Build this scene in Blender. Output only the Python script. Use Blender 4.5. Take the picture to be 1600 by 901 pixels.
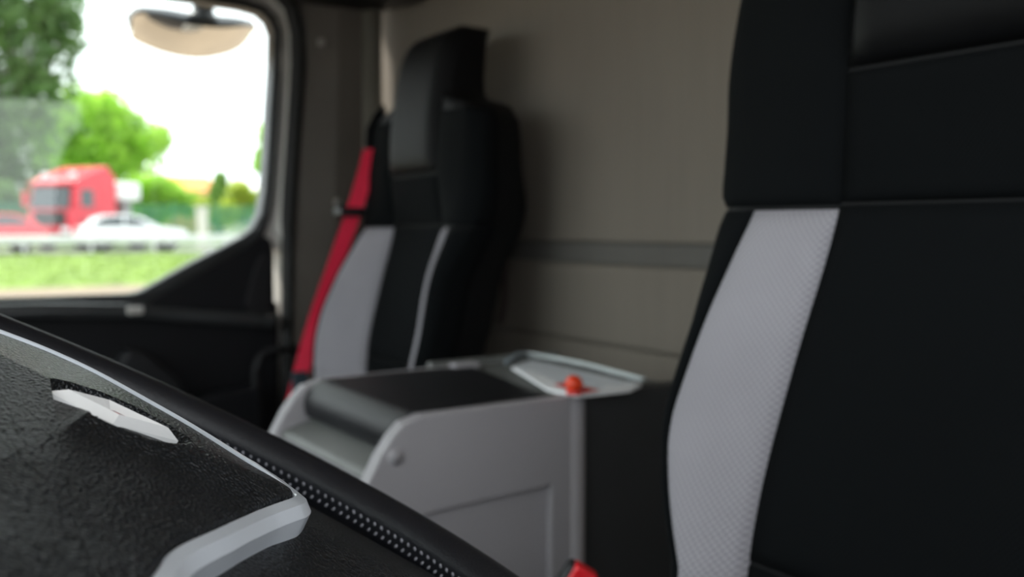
import bpy, bmesh, math, random
from mathutils import Vector, Matrix, noise
random.seed(7)
for o in list(bpy.data.objects): bpy.data.objects.remove(o)
S = bpy.context.scene
COL = S.collection
H = 1.15                                   # lens height above the cab floor
F = 1464.0; YAW = math.radians(33.8); PIT = math.radians(3.71)
# ---------------------------------------------------------------- camera
cam = bpy.data.cameras.new('camera'); co = bpy.data.objects.new('camera', cam); COL.objects.link(co)
co.location = (0, 0, H); co.rotation_euler = (math.pi/2 - PIT, 0, -YAW)
cam.sensor_width = 36; cam.lens = F*36/1600; cam.clip_start = 0.01; cam.clip_end = 500
cam.dof.use_dof = True; cam.dof.focus_distance = 0.44; cam.dof.aperture_fstop = 6.3
S.camera = co
# ---------------------------------------------------------------- sky, sun, exposure
w = bpy.data.worlds.new('sky'); S.world = w; w.use_nodes = True
bg = w.node_tree.nodes['Background']; bg.inputs[0].default_value = (0.93, 0.975, 1.0, 1); bg.inputs[1].default_value = 3.0
sun = bpy.data.lights.new('sun', 'SUN'); so_ = bpy.data.objects.new('sun', sun); COL.objects.link(so_)
sun.energy = 7.0; sun.angle = math.radians(8); sun.color = (1, .95, .86)
so_.rotation_euler = Vector((.25, -.55, -.8)).to_track_quat('-Z', 'Y').to_euler()
so_.location = (0, 6, 12)
S.view_settings.view_transform = 'Standard'; S.view_settings.look = 'None'
S.view_settings.exposure = 0.0; S.view_settings.gamma = 1.0; S.view_settings.use_curve_mapping = False

# ---------------------------------------------------------------- helpers
R_ = Vector((math.cos(YAW), -math.sin(YAW), 0))
FW = Vector((math.sin(YAW)*math.cos(PIT), math.cos(YAW)*math.cos(PIT), -math.sin(PIT)))
UP = R_.cross(FW)
def ray(px, py): return FW + R_*((px-800)/F) - UP*((py-450.5)/F)
def aty(px, py, y): d = ray(px, py); k = y/d.y; return Vector((d.x*k, y, H+d.z*k))
def atx(px, py, x): d = ray(px, py); k = x/d.x; return Vector((x, d.y*k, H+d.z*k))
def interp(tab, z):
    if z <= tab[0][0]: return tab[0][1]
    for (a, b), (c, d) in zip(tab, tab[1:]):
        if z <= c: return b+(d-b)*(z-a)/(c-a)
    return tab[-1][1]
def sinterp(tab, z):                       # smooth (catmull-rom) table lookup
    n = len(tab)
    if z <= tab[0][0]: return tab[0][1]
    if z >= tab[-1][0]: return tab[-1][1]
    for i in range(n-1):
        if z <= tab[i+1][0]: break
    p1, p2 = tab[i], tab[i+1]; p0 = tab[max(i-1, 0)]; p3 = tab[min(i+2, n-1)]
    h = p2[0]-p1[0]; t = (z-p1[0])/h
    m1 = (p2[1]-p0[1])/max(p2[0]-p0[0], 1e-6)*h; m2 = (p3[1]-p1[1])/max(p3[0]-p1[0], 1e-6)*h
    return (2*t**3-3*t*t+1)*p1[1]+(t**3-2*t*t+t)*m1+(-2*t**3+3*t*t)*p2[1]+(t**3-t*t)*m2
def mesh(name, V, Fc, mat=None, parent=None, smooth=True):
    me = bpy.data.meshes.new(name); me.from_pydata([tuple(v) for v in V], [], Fc); me.update()
    return link(name, me, mat, parent, smooth)
def link(name, me, mat=None, parent=None, smooth=True):
    if mat and not me.materials: me.materials.append(mat)
    if smooth:
        for p in me.polygons: p.use_smooth = True
    o = bpy.data.objects.new(name, me); COL.objects.link(o); o.parent = parent
    return o
def bmo(name, bm, mat=None, parent=None, smooth=False):
    bmesh.ops.recalc_face_normals(bm, faces=bm.faces)
    me = bpy.data.meshes.new(name); bm.to_mesh(me); bm.free()
    return link(name, me, mat, parent, smooth)
def fixn(o):
    bm = bmesh.new(); bm.from_mesh(o.data); bmesh.ops.recalc_face_normals(bm, faces=bm.faces); bm.to_mesh(o.data); bm.free(); return o
def tag(o, label, cat, group=None):
    o['label'] = label; o['category'] = cat
    if group: o['group'] = group
    return o
def struct(o, label, cat): o['kind'] = 'structure'; o['label'] = label; o['category'] = cat; return o
def empty(name, label, cat, loc=(0, 0, 0), group=None):
    o = bpy.data.objects.new(name, None); COL.objects.link(o); o.location = loc; o.empty_display_size = .05
    tag(o, label, cat, group); return o
def keep(o, root):                         # parent without moving (roots carry location/rotation)
    o.parent = root; o.matrix_parent_inverse = root.matrix_basis.inverted(); return o
def box_bm(x0, x1, y0, y1, z0, z1, bev=0.0, seg=2, bm=None):
    b = bmesh.new()
    m = Matrix.Translation(((x0+x1)/2, (y0+y1)/2, (z0+z1)/2)) @ Matrix.Diagonal((abs(x1-x0), abs(y1-y0), abs(z1-z0), 1))
    bmesh.ops.create_cube(b, size=1, matrix=m)
    if bev: bmesh.ops.bevel(b, geom=b.edges[:], offset=bev, segments=seg, affect='EDGES', profile=.5)
    if bm is None: return b
    me = bpy.data.meshes.new('tmp'); b.to_mesh(me); b.free(); bm.from_mesh(me); bpy.data.meshes.remove(me); return bm
def box(name, x0, x1, y0, y1, z0, z1, mat, parent=None, bev=0.0, seg=2):
    return bmo(name, box_bm(x0, x1, y0, y1, z0, z1, bev, seg), mat, parent, smooth=False)
def prism(name, pts, axis_vec, mat, parent=None, bev=0.0, seg=2, smooth=False):   # polygon pushed along a vector
    bm = bmesh.new(); a = Vector(axis_vec)
    v0 = [bm.verts.new(p) for p in pts]; v1 = [bm.verts.new(Vector(p)+a) for p in pts]; n = len(pts)
    bm.faces.new(v0); bm.faces.new(v1[::-1])
    for i in range(n): bm.faces.new((v0[i], v0[(i+1) % n], v1[(i+1) % n], v1[i]))
    bmesh.ops.recalc_face_normals(bm, faces=bm.faces)
    if bev: bmesh.ops.bevel(bm, geom=[e for e in bm.edges if e.calc_face_angle(0) > .5], offset=bev, segments=seg, affect='EDGES', profile=.5)
    return bmo(name, bm, mat, parent, smooth)
def ringmesh(name, inner, outer, dy, mat, parent=None, bulge=0.0):     # closed frame between two loops, thick along +y
    n = len(inner); V = []; Fc = []
    for p, q in zip(inner, outer):
        p, q = Vector(p), Vector(q); m = (p+q)/2 - Vector((0, bulge, 0))
        V += [p, m, q, q+Vector((0, dy, 0)), p+Vector((0, dy, 0))]
    for i in range(n):
        j = (i+1) % n
        for k in range(5): Fc.append((i*5+k, i*5+(k+1) % 5, j*5+(k+1) % 5, j*5+k))
    return fixn(mesh(name, V, Fc, mat, parent, smooth=False))
def strip(name, inner, outer, dy, mat, parent=None, bulge=0.0):        # open band between two polylines
    n = len(inner); V = []; Fc = []
    for p, q in zip(inner, outer):
        p, q = Vector(p), Vector(q); m = (p+q)/2 - Vector((0, bulge, 0))
        V += [p, m, q, q+Vector((0, dy, 0)), p+Vector((0, dy, 0))]
    for i in range(n-1):
        for k in range(5): Fc.append((i*5+k, i*5+(k+1) % 5, i*5+5+(k+1) % 5, i*5+5+k))
    Fc += [(0, 1, 2, 3, 4), tuple(range((n-1)*5, n*5))]
    return fixn(mesh(name, V, Fc, mat, parent, smooth=False))
def smooth_path(pts, n=8):
    pts = [Vector(p) for p in pts]; out = []
    for i in range(len(pts)-1):
        p0 = pts[max(i-1, 0)]; p1 = pts[i]; p2 = pts[i+1]; p3 = pts[min(i+2, len(pts)-1)]
        for k in range(n):
            t = k/n
            out.append(.5*((2*p1)+(p2-p0)*t+(2*p0-5*p1+4*p2-p3)*t*t+(3*p1-p0-3*p2+p3)*t**3))
    out.append(pts[-1]); return out
def tube(name, path, rad, mat, parent=None, seg=12, closed=False, flat=None):
    n = len(path); V = []; Fc = []
    for i, p in enumerate(path):
        t = (path[(i+1) % n]-path[i-1]) if closed else (path[min(i+1, n-1)]-path[max(i-1, 0)])
        t = t.normalized(); a = Vector((0, 0, 1)) if abs(t.z) < .9 else Vector((1, 0, 0))
        e1 = t.cross(a).normalized(); e2 = e1.cross(t)
        r = rad(i/(n-1)) if callable(rad) else rad
        for k in range(seg):
            an = 2*math.pi*k/seg; V.append(p+e1*math.cos(an)*r+e2*math.sin(an)*r)
    m = n if closed else n-1
    for i in range(m):
        for k in range(seg):
            j = (i+1) % n; Fc.append((i*seg+k, i*seg+(k+1) % seg, j*seg+(k+1) % seg, j*seg+k))
    if not closed: Fc += [tuple(range(seg))[::-1], tuple(range((n-1)*seg, n*seg))]
    return fixn(mesh(name, V, Fc, mat, parent))
def ribbon(name, path, widths, wdir, thick, mat, parent=None):
    n = len(path); V = []; Fc = []
    for i, p in enumerate(path):
        wv = (wdir(i) if callable(wdir) else wdir).normalized()*(widths[i] if isinstance(widths, list) else widths)/2
        t = (path[min(i+1, n-1)]-path[max(i-1, 0)]).normalized(); nn = wv.cross(t).normalized()*thick/2
        V += [p-wv-nn, p+wv-nn, p+wv+nn, p-wv+nn]
    for i in range(n-1):
        for k in range(4): Fc.append((i*4+k, i*4+(k+1) % 4, i*4+4+(k+1) % 4, i*4+4+k))
    Fc += [(0, 1, 2, 3), tuple(range((n-1)*4, n*4))]
    return fixn(mesh(name, V, Fc, mat, parent, smooth=False))

# ---------------------------------------------------------------- materials
def nodes(name):
    m = bpy.data.materials.new(name); m.use_nodes = True; nt = m.node_tree
    return m, nt, nt.nodes['Principled BSDF']
def mat(name, col, rough=.5, metal=0, noise_scale=0, var=.12, bump=0, bscale=None, spec=.5, detail=4, sheen=0, vor=False, coat=0):
    m, nt, b = nodes(name); L = nt.links
    b.inputs['Roughness'].default_value = rough; b.inputs['Metallic'].default_value = metal
    b.inputs['Specular IOR Level'].default_value = spec; b.inputs['Sheen Weight'].default_value = sheen
    b.inputs['Coat Weight'].default_value = coat
    tc = nt.nodes.new('ShaderNodeTexCoord')
    nz = nt.nodes.new('ShaderNodeTexNoise'); nz.inputs['Scale'].default_value = noise_scale or 6; nz.inputs['Detail'].default_value = detail
    L.new(tc.outputs['Object'], nz.inputs['Vector'])
    cr = nt.nodes.new('ShaderNodeValToRGB')
    cr.color_ramp.elements[0].position = .3; cr.color_ramp.elements[1].position = .7
    cr.color_ramp.elements[0].color = tuple(c*(1-var) for c in col)+(1,)
    cr.color_ramp.elements[1].color = tuple(min(1, c*(1+var)) for c in col)+(1,)
    L.new(nz.outputs['Fac'], cr.inputs['Fac']); L.new(cr.outputs['Color'], b.inputs['Base Color'])
    if bump:
        if vor:
            t = nt.nodes.new('ShaderNodeTexVoronoi'); t.feature = 'SMOOTH_F1'; out = t.outputs['Distance']
        else:
            t = nt.nodes.new('ShaderNodeTexNoise'); t.inputs['Detail'].default_value = 2; out = t.outputs['Fac']
        t.inputs['Scale'].default_value = bscale or 200; L.new(tc.outputs['Object'], t.inputs['Vector'])
        bp = nt.nodes.new('ShaderNodeBump'); bp.inputs['Strength'].default_value = bump; bp.inputs['Distance'].default_value = .001
        L.new(out, bp.inputs['Height']); L.new(bp.outputs['Normal'], b.inputs['Normal'])
    return m
def weave(name, col, pitch, var, bump, rough=.85, axes=('Y', 'Z'), sheen=.0, streak=0, spec=.3):
    m, nt, b = nodes(name); L = nt.links
    b.inputs['Roughness'].default_value = rough; b.inputs['Sheen Weight'].default_value = sheen; b.inputs['Specular IOR Level'].default_value = spec
    tc = nt.nodes.new('ShaderNodeTexCoord'); sp = nt.nodes.new('ShaderNodeSeparateXYZ'); L.new(tc.outputs['Object'], sp.inputs[0])
    def M(op, a, bb=None):
        n = nt.nodes.new('ShaderNodeMath'); n.operation = op
        for i, x in enumerate((a, bb)):
            if x is None: continue
            if isinstance(x, (int, float)): n.inputs[i].default_value = x
            else: L.new(x, n.inputs[i])
        return n.outputs[0]
    k = 2*math.pi/pitch
    s = M('MULTIPLY', M('SINE', M('MULTIPLY', sp.outputs[axes[0]], k)), M('SINE', M('MULTIPLY', sp.outputs[axes[1]], k*.8)))
    h = M('ADD', M('MULTIPLY', s, .5), .5)
    nz = nt.nodes.new('ShaderNodeTexNoise'); nz.inputs['Scale'].default_value = 9; nz.inputs['Detail'].default_value = 5
    mp = nt.nodes.new('ShaderNodeMapping'); L.new(tc.outputs['Object'], mp.inputs[0]); L.new(mp.outputs[0], nz.inputs['Vector'])
    if streak: mp.inputs['Scale'].default_value = (6, 6, .5)
    f = M('ADD', M('MULTIPLY', h, .75), M('MULTIPLY', nz.outputs['Fac'], .5+streak))
    cr = nt.nodes.new('ShaderNodeValToRGB'); cr.color_ramp.elements[0].position = .15; cr.color_ramp.elements[1].position = 1.0
    cr.color_ramp.elements[0].color = tuple(c*(1-var) for c in col)+(1,); cr.color_ramp.elements[1].color = tuple(min(1, c*(1+var)) for c in col)+(1,)
    L.new(f, cr.inputs['Fac']); L.new(cr.outputs['Color'], b.inputs['Base Color'])
    bp = nt.nodes.new('ShaderNodeBump'); bp.inputs['Strength'].default_value = bump; bp.inputs['Distance'].default_value = .001
    L.new(h, bp.inputs['Height']); L.new(bp.outputs['Normal'], b.inputs['Normal'])
    return m
def glassmat(name, tint=(1, 1, 1), refl=1.0):
    m = bpy.data.materials.new(name); m.use_nodes = True; nt = m.node_tree; L = nt.links
    nt.nodes.remove(nt.nodes['Principled BSDF']); out = nt.nodes['Material Output']
    tr = nt.nodes.new('ShaderNodeBsdfTransparent'); tr.inputs[0].default_value = tint+(1,)
    gl = nt.nodes.new('ShaderNodeBsdfGlossy'); gl.inputs['Roughness'].default_value = .02
    fr = nt.nodes.new('ShaderNodeFresnel'); fr.inputs['IOR'].default_value = 1.5
    mu = nt.nodes.new('ShaderNodeMath'); mu.operation = 'MULTIPLY'; mu.inputs[1].default_value = refl; L.new(fr.outputs[0], mu.inputs[0])
    mx = nt.nodes.new('ShaderNodeMixShader'); L.new(mu.outputs[0], mx.inputs[0]); L.new(tr.outputs[0], mx.inputs[1]); L.new(gl.outputs[0], mx.inputs[2])
    L.new(mx.outputs[0], out.inputs['Surface']); return m
def leafmat(name, col, trans=.5):
    m, nt, b = nodes(name); L = nt.links; out = nt.nodes['Material Output']
    tc = nt.nodes.new('ShaderNodeTexCoord'); nz = nt.nodes.new('ShaderNodeTexNoise'); nz.inputs['Scale'].default_value = .6; nz.inputs['Detail'].default_value = 6
    L.new(tc.outputs['Object'], nz.inputs['Vector'])
    cr = nt.nodes.new('ShaderNodeValToRGB'); cr.color_ramp.elements[0].position = .3; cr.color_ramp.elements[1].position = .7
    cr.color_ramp.elements[0].color = (col[0]*.6, col[1]*.65, col[2]*.7, 1); cr.color_ramp.elements[1].color = (min(1, col[0]*1.35), min(1, col[1]*1.25), col[2]*1.1, 1)
    L.new(nz.outputs['Fac'], cr.inputs['Fac']); L.new(cr.outputs['Color'], b.inputs['Base Color']); b.inputs['Roughness'].default_value = .55
    t = nt.nodes.new('ShaderNodeBsdfTranslucent'); L.new(cr.outputs['Color'], t.inputs[0])
    mx = nt.nodes.new('ShaderNodeMixShader'); mx.inputs[0].default_value = trans
    L.new(b.outputs[0], mx.inputs[1]); L.new(t.outputs[0], mx.inputs[2]); L.new(mx.outputs[0], out.inputs['Surface']); return m

M = {}
M['seat_black'] = weave('black seat fabric', (.0042, .0052, .006), .004, .18, .25, .9, spec=.10)
M['seat_vinyl'] = mat('black seat vinyl', (.0048, .0052, .006), .55, noise_scale=20, bump=.12, bscale=500, spec=.14)
M['seat_grey'] = weave('grey mesh seat fabric', (.335, .325, .355), .0048, .22, .8, .75)
M['piping'] = mat('grey piping', (.30, .30, .32), .6, bump=.1)
M['wall_fabric'] = weave('taupe wall fabric', (.215, .190, .160), .011, .10, .2, .9, streak=.35)
M['band_fabric'] = weave('dark taupe band fabric', (.140, .134, .122), .009, .08, .2, .9, streak=.25)
M['side_trim'] = mat('taupe moulded trim', (.150, .136, .118), .7, noise_scale=4, bump=.15, bscale=350)
M['post_trim'] = mat('beige corner trim', (.20, .19, .16), .6, noise_scale=5, bump=.1, bscale=300)
M['ceiling'] = mat('beige headlining', (.55, .50, .43), .9, noise_scale=12, bump=.2, bscale=300)
M['floor'] = mat('dark rubber floor', (.03, .03, .032), .8, noise_scale=15, bump=.3, bscale=150)
M['dark_plastic'] = mat('black grained plastic', (.014, .0145, .017), .48, noise_scale=10, bump=.2, bscale=600, spec=.4)
M['door_black'] = mat('black door plastic', (.008, .0085, .011), .55, noise_scale=10, bump=.2, bscale=500, spec=.3)
M['ledge_black'] = mat('satin black ledge', (.05, .053, .056), .24, noise_scale=8, bump=.1, bscale=400)
M['rubber'] = mat('black rubber seal', (.014, .015, .015), .6, noise_scale=20, bump=.1, bscale=300)
M['sill_rubber_lit'] = mat('black window rubber with highlight in colour', (.035, .037, .039), .38, noise_scale=20, bump=.1, bscale=300)  # paler than the door seal: light caught by the rubber is put into its colour
M['frame_grey'] = mat('pale grey painted door frame', (.72, .70, .66), .4, noise_scale=5, var=.05, bump=.05, bscale=200)
M['console'] = mat('light grey console plastic', (.37, .355, .375), .5, noise_scale=6, var=.04, bump=.15, bscale=500)
M['console_dark'] = mat('darker console plastic', (.028, .029, .031), .55, noise_scale=6, bump=.15, bscale=500)
M['lid'] = mat('black padded lid', (.005, .0055, .0075), .46, noise_scale=12, bump=.15, bscale=450, spec=.3)
M['tray'] = mat('grey tray plastic', (.14, .145, .14), .5, noise_scale=8, bump=.1, bscale=400)
M['pad'] = mat('grained airbag cover', (.007, .0088, .0112), .38, noise_scale=25, var=.25, bump=1.0, bscale=720, vor=True, spec=.5)
for n_ in M['pad'].node_tree.nodes:
    if n_.type == 'BUMP': n_.inputs['Distance'].default_value = .0017
M['leather'] = mat('black rim leather', (.009, .0098, .0135), .44, noise_scale=30, bump=.25, bscale=900, vor=True, spec=.45)
M['thread'] = mat('grey thread', (.25, .25, .28), .6, noise_scale=80, bump=.2, bscale=900)
M['chrome'] = mat('satin silver trim', (.72, .76, .82), .32, metal=.25, noise_scale=8, var=.04, coat=.3)
M['emblem_glare'] = mat('near white emblem with painted glare', (.93, .93, .93), .16, metal=.15, noise_scale=8, var=.02, coat=.6)  # near-white colour stands in for the window reflection on the chrome
M['emblem_red'] = mat('red emblem enamel', (.45, .01, .03), .25, noise_scale=30)
M['belt'] = weave('red belt webbing', (.80, .016, .062), .0024, .15, .3, .55)
M['belt_dark'] = mat('belt tongue', (.05, .075, .095), .4, noise_scale=20)
M['red_plastic'] = mat('red release button', (.80, .015, .025), .35, noise_scale=20, var=.05)
M['orange_red'] = mat('orange red plastic', (.80, .055, .012), .4, noise_scale=20, var=.08)
M['paper'] = mat('white paper', (.92, .93, .95), .7, noise_scale=15, var=.03)
M['paper_red'] = mat('red print', (.75, .06, .06), .6, noise_scale=15, var=.05)
M['foil'] = glassmat('clear plastic sleeve', (.97, .98, .99), .12)
M['steel'] = mat('dark steel', (.20, .20, .21), .45, metal=.9, noise_scale=20)
M['bolt'] = mat('grey bolt cover', (.40, .39, .36), .4, noise_scale=20)
M['glass'] = glassmat('window glass', (.96, .985, .975), 1.0)
M['mirror'] = mat('mirror glass', (.86, .86, .86), .03, metal=1, noise_scale=3, var=.01)
M['mirror_case'] = mat('dark mirror housing', (.028, .034, .042), .42, noise_scale=8, bump=.1, bscale=200)

# ================================================================ THE CAB SHELL
DY = 2.40; WX = 1.17; LY = -.24; TOP = H+.70
struct(box('floor', -.95, WX, LY, DY+.06, -.04, 0, M['floor'], bev=.004), 'dark rubber cab floor under the seats', 'floor')
struct(box('ceiling', -.62, WX+.06, LY-.04, DY+.08, TOP, TOP+.05, M['ceiling'], bev=.006), 'beige cab headlining above the seats', 'ceiling')
wb = bpy.data.objects.new('wall_back', None); COL.objects.link(wb); wb.location = (WX, 1.08, 0)
struct(wb, 'taupe fabric back wall of the cab behind both seats', 'wall')
def wpart(name, z0, z1, x, m, bev=.006):
    o = box(name, x, WX+.06, LY, DY+.05, z0, z1, m, None, bev); keep(o, wb); return o
wpart('upper_panel', H-.029, TOP, WX, M['wall_fabric'])
wpart('seam_band', H-.071, H-.030, WX+.008, M['band_fabric'], .003)
wpart('middle_panel', H-.229, H-.072, WX, M['wall_fabric'])
wpart('lower_panel', 0, H-.231, WX, M['wall_fabric'])
# right hand side wall between passenger door and back wall
wr = bpy.data.objects.new('wall_right', None); COL.objects.link(wr); wr.location = (1.04, DY, 0)
struct(wr, 'taupe side trim between passenger door and back wall', 'wall')
e0 = [(476, 8), (481, 60), (480, 100), (475, 170), (470, 230), (466, 300), (461, 400), (459, 500), (458, 660), (458, 830)]
inn = [aty(x, y, DY-.035) for x, y in e0]; inn[0].z = TOP
inn[-1].z = 0
oth = [Vector((1.105, DY-.035, p.z)) for p in inn]
keep(strip('side_panel', inn, oth, .08, M['side_trim'], None, .012), wr)
keep(tube('corner_post', [Vector((1.122, DY-.032, 0)), Vector((1.122, DY-.032, TOP))], .03, M['post_trim'], None, 16), wr)
for (px, py) in ((502, 66), (527, 316)):
    p = aty(px, py, DY-.055)
    bm = bmesh.new(); bmesh.ops.create_uvsphere(bm, u_segments=14, v_segments=8, radius=.011, matrix=Matrix.Translation(p) @ Matrix.Diagonal((1, .7, 1, 1)))
    keep(bmo('bolt_cover', bm, M['bolt'], None, True), wr)
fl = [aty(x, y, DY-.022) for x, y in ((484, 70), (470, 12), (442, -24), (404, -40), (404, -40), (490, -40))]
fl[4].z = TOP; fl[5].z = TOP; fl[4].x = -.6; fl[3].x = -.6; fl[3].z = aty(318, -64, DY).z+.05
keep(prism('header_panel', fl, (0, .06, 0), M['side_trim'], None), wr)
# dark overhead moulding in the rear right corner
prof = [aty(465, -10, DY-.05), aty(466, 2, DY-.05), aty(560, 15, DY-.05), aty(600, 17, DY-.05)]
q = [atx(640, 8, WX-.02), atx(662, -2, WX-.02), atx(680, -20, WX-.02)]
bm = bmesh.new(); lo = [Vector(p) for p in prof]+[Vector(p) for p in q]
off = Vector((-.10, -.12, .0)); vs = []
for i, p in enumerate(lo):
    g = Vector((0, -.14, .03)) if i < 4 else Vector((-.12, 0, .03))
    if i == 3: g = Vector((-.10, -.12, .03))
    a = bm.verts.new(p); b_ = bm.verts.new(p+g); c = bm.verts.new((p.x+g.x, p.y+g.y, TOP)); d = bm.verts.new((p.x, p.y, TOP)); vs.append((a, b_, c, d))
for r1, r2 in zip(vs, vs[1:]):
    for k in range(4): bm.faces.new((r1[k], r1[(k+1) % 4], r2[(k+1) % 4], r2[k]))
bm.faces.new(vs[0]); bm.faces.new(vs[-1])
struct(bmo('trim_1', bm, M['dark_plastic']), 'dark overhead corner moulding above the side trim', 'trim')
# left (driver) side: door open, so only the posts and header stand
wl = bpy.data.objects.new('wall_left', None); COL.objects.link(wl); wl.location = (.98, LY, 0)
struct(wl, 'driver side wall and post beside the open door', 'wall')
for nm, a in (('rear_post', (.84, WX, LY-.05, LY, 0, TOP)), ('header', (-.55, WX, LY-.05, LY, H+.62, TOP)), ('front_post', (-.98, -.62, LY-.05, LY, -.3, H-.1))):
    keep(box(nm, *a, M['side_trim'], None, .01), wl)
d2 = bpy.data.objects.new('door_blocker', None); COL.objects.link(d2); d2.location = (.1, LY, 0)  # added out of view to keep daylight off the driver seat and console
struct(d2, 'unseen panel added beside the driver seat to cut daylight', 'door')
keep(box('blocker_panel', -.60, .83, LY-.06, LY-.005, .0, H-.03, M['door_black'], None, .015, 3), d2)
keep(box('blocker_armrest', -.1, .5, LY-.006, LY+.03, H-.42, H-.36, M['dark_plastic'], None, .012, 3), d2)
# front: bulkhead, dashboard, pillars, windscreen
wf = bpy.data.objects.new('wall_front', None); COL.objects.link(wf); wf.location = (-.9, 1.08, 0)
struct(wf, 'front bulkhead of the cab below the windscreen', 'wall')
keep(box('bulkhead', -.98, -.92, LY, DY+.05, -.04, H-.26, M['dark_plastic'], None, .008), wf)
ft = bpy.data.objects.new('trim_3', None); COL.objects.link(ft); ft.location = (-.6, 1.08, TOP)
struct(ft, 'front pillars and header around the windscreen', 'trim')
for yy in (LY-.02, DY+.03): keep(tube('front_pillar', [Vector((-.92, yy, H-.28)), Vector((-.60, yy, TOP))], .045, M['side_trim'], None, 12), ft)
keep(box('windscreen_header', -.66, -.56, LY, DY+.05, TOP-.06, TOP, M['side_trim'], None, .01), ft)
w2 = mesh('window_2', [(-.93, LY, H-.26), (-.93, DY+.03, H-.26), (-.61, DY+.03, TOP-.06), (-.61, LY, TOP-.06),
                       (-.936, LY, H-.26), (-.936, DY+.03, H-.26), (-.616, DY+.03, TOP-.06), (-.616, LY, TOP-.06)],
          [(0, 1, 2, 3), (7, 6, 5, 4), (0, 4, 5, 1), (1, 5, 6, 2), (2, 6, 7, 3), (3, 7, 4, 0)], M['glass'], None, False)
struct(w2, 'large windscreen in front of the steering wheel', 'window')

# ---------------------------------------------------------------- passenger door
d1 = bpy.data.objects.new('door_1', None); COL.objects.link(d1); d1.location = (.4, DY, 0)
struct(d1, 'black trimmed passenger door with pale painted frame', 'door')
Wl = [(-560, 486), (205, 459), (222, 455), (238, 446), (300, 411), (380, 369), (395, 357), (407, 335), (413, 300), (418, 230), (421, 170), (426, 100), (427, 52), (420, 33), (406, 20), (378, 12), (300, 0), (-560, -112)]
Sl = [(-560, 512), (212, 481), (232, 476), (252, 467), (312, 434), (396, 386), (412, 370), (422, 340), (427, 300), (432, 230), (436, 170), (440, 100), (440, 48), (432, 26), (414, 9), (384, -2), (300, -16), (-560, -130)]
WI = [aty(x, y, DY-.005) for x, y in Wl]; SO = [aty(x, y, DY-.02) for x, y in Sl]
keep(ringmesh('window_seal', WI, SO, .05, M['sill_rubber_lit'], None, .012), d1)
pi_ = [(-560, -128), (300, -14), (384, 0), (414, 11), (431, 28), (439, 50), (439, 100), (435, 170), (431, 230), (426, 300), (421, 338), (414, 358), (428, 374), (430, 400), (430, 500), (430, 660), (430, 800)]
po_ = [(-560, -165), (310, -42), (392, -20), (425, -8), (446, 16), (455, 50), (456, 100), (452, 170), (448, 230), (443, 300), (441, 338), (441, 352), (442, 374), (443, 400), (443, 500), (442, 660), (442, 800)]
keep(strip('painted_frame', [aty(x, y, DY+.012) for x, y in pi_], [aty(x, y, DY-.036) for x, y in po_], .06, M['frame_grey'], None, .004), d1)
# gore between the seal's outer curve and the mirror triangle, same pale paint
prism('frame_gusset', [aty(x, y, DY-.006) for x, y in ((396, 388), (411, 371), (421, 345), (424, 330), (433, 340), (434, 390))], (0, .05, 0), M['frame_grey'])
keep(bpy.data.objects['frame_gusset'], d1)
bi = [(x-1, y) for x, y in po_]
bo = [(-560, -185), (318, -66), (404, -42), (440, -26), (466, 6), (477, 50), (478, 100), (474, 170), (469, 230), (465, 300), (463, 338), (462, 352), (461, 374), (460, 400), (458, 500), (457, 660), (457, 800)]
keep(strip('door_seal', [aty(x, y, DY-.036) for x, y in bi], [aty(x, y, DY-.036) for x, y in bo], .09, M['rubber'], None, .012), d1)
# triangle panel behind the window line
tri = [(232, 472), (325, 422), (385, 388), (403, 373), (416, 369), (425, 376), (429, 395), (430, 495), (240, 497)]
keep(prism('corner_panel', [aty(x, y, DY-.03) for x, y in tri], (0, .05, 0), M['door_black'], None, .006), d1)
inset = [(385, 470), (398, 420), (408, 398), (418, 396), (421, 410), (422, 488), (388, 488)]
keep(prism('corner_insert', [aty(x, y, DY-.034) for x, y in inset], (0, .02, 0), M['dark_plastic'], None, .003), d1)
zs = aty(220, 480, DY).z; xr = aty(430, 500, DY).x
keep(box('lower_panel', -.75, xr, DY-.03, DY+.05, .02, zs, M['door_black'], None, .01), d1)
# top ledge: long rounded rail with a glossier lip
lp = []
lg = [(-560, 520), (0, 489), (120, 487), (215, 488), (300, 494), (380, 499), (430, 503)]
keep(tube('ledge_rail', smooth_path([aty(x, y, DY-.055) for x, y in lg], 5), .020, M['ledge_black'], None, 12), d1)
keep(prism('ledge_top', [aty(-560, 500, DY-.06), aty(215, 474, DY-.06), aty(232, 482, DY-.06), aty(232, 492, DY-.06), aty(-560, 520, DY-.06)], (0, .05, 0), M['ledge_black'], None, .004), d1)
keep(box('catch', aty(213, 485, DY-.09).x-.018, aty(213, 485, DY-.09).x+.018, DY-.085, DY-.05, aty(213, 486, DY-.09).z-.008, aty(213, 486, DY-.09).z+.010, M['frame_grey'], None, .004), d1)
# armrest and pocket
ar = [aty(170, 590, DY-.12), aty(200, 545, DY-.12), aty(228, 548, DY-.12), aty(290, 600, DY-.12), aty(300, 660, DY-.12), aty(160, 680, DY-.12)]
keep(prism('armrest', ar, (0, .09, 0), M['dark_plastic'], None, .012), d1)
pk = [aty(150, 650, DY-.10), aty(410, 600, DY-.10), aty(420, 780, DY-.10), aty(150, 820, DY-.10)]
keep(prism('map_pocket', pk, (0, .07, 0), M['door_black'], None, .01), d1)
# window pane
pane = prism('window_1', [p+Vector((0, .02, 0)) for p in WI], (0, .005, 0), M['glass'])
struct(pane, 'side window pane of the passenger door', 'window')
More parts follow.
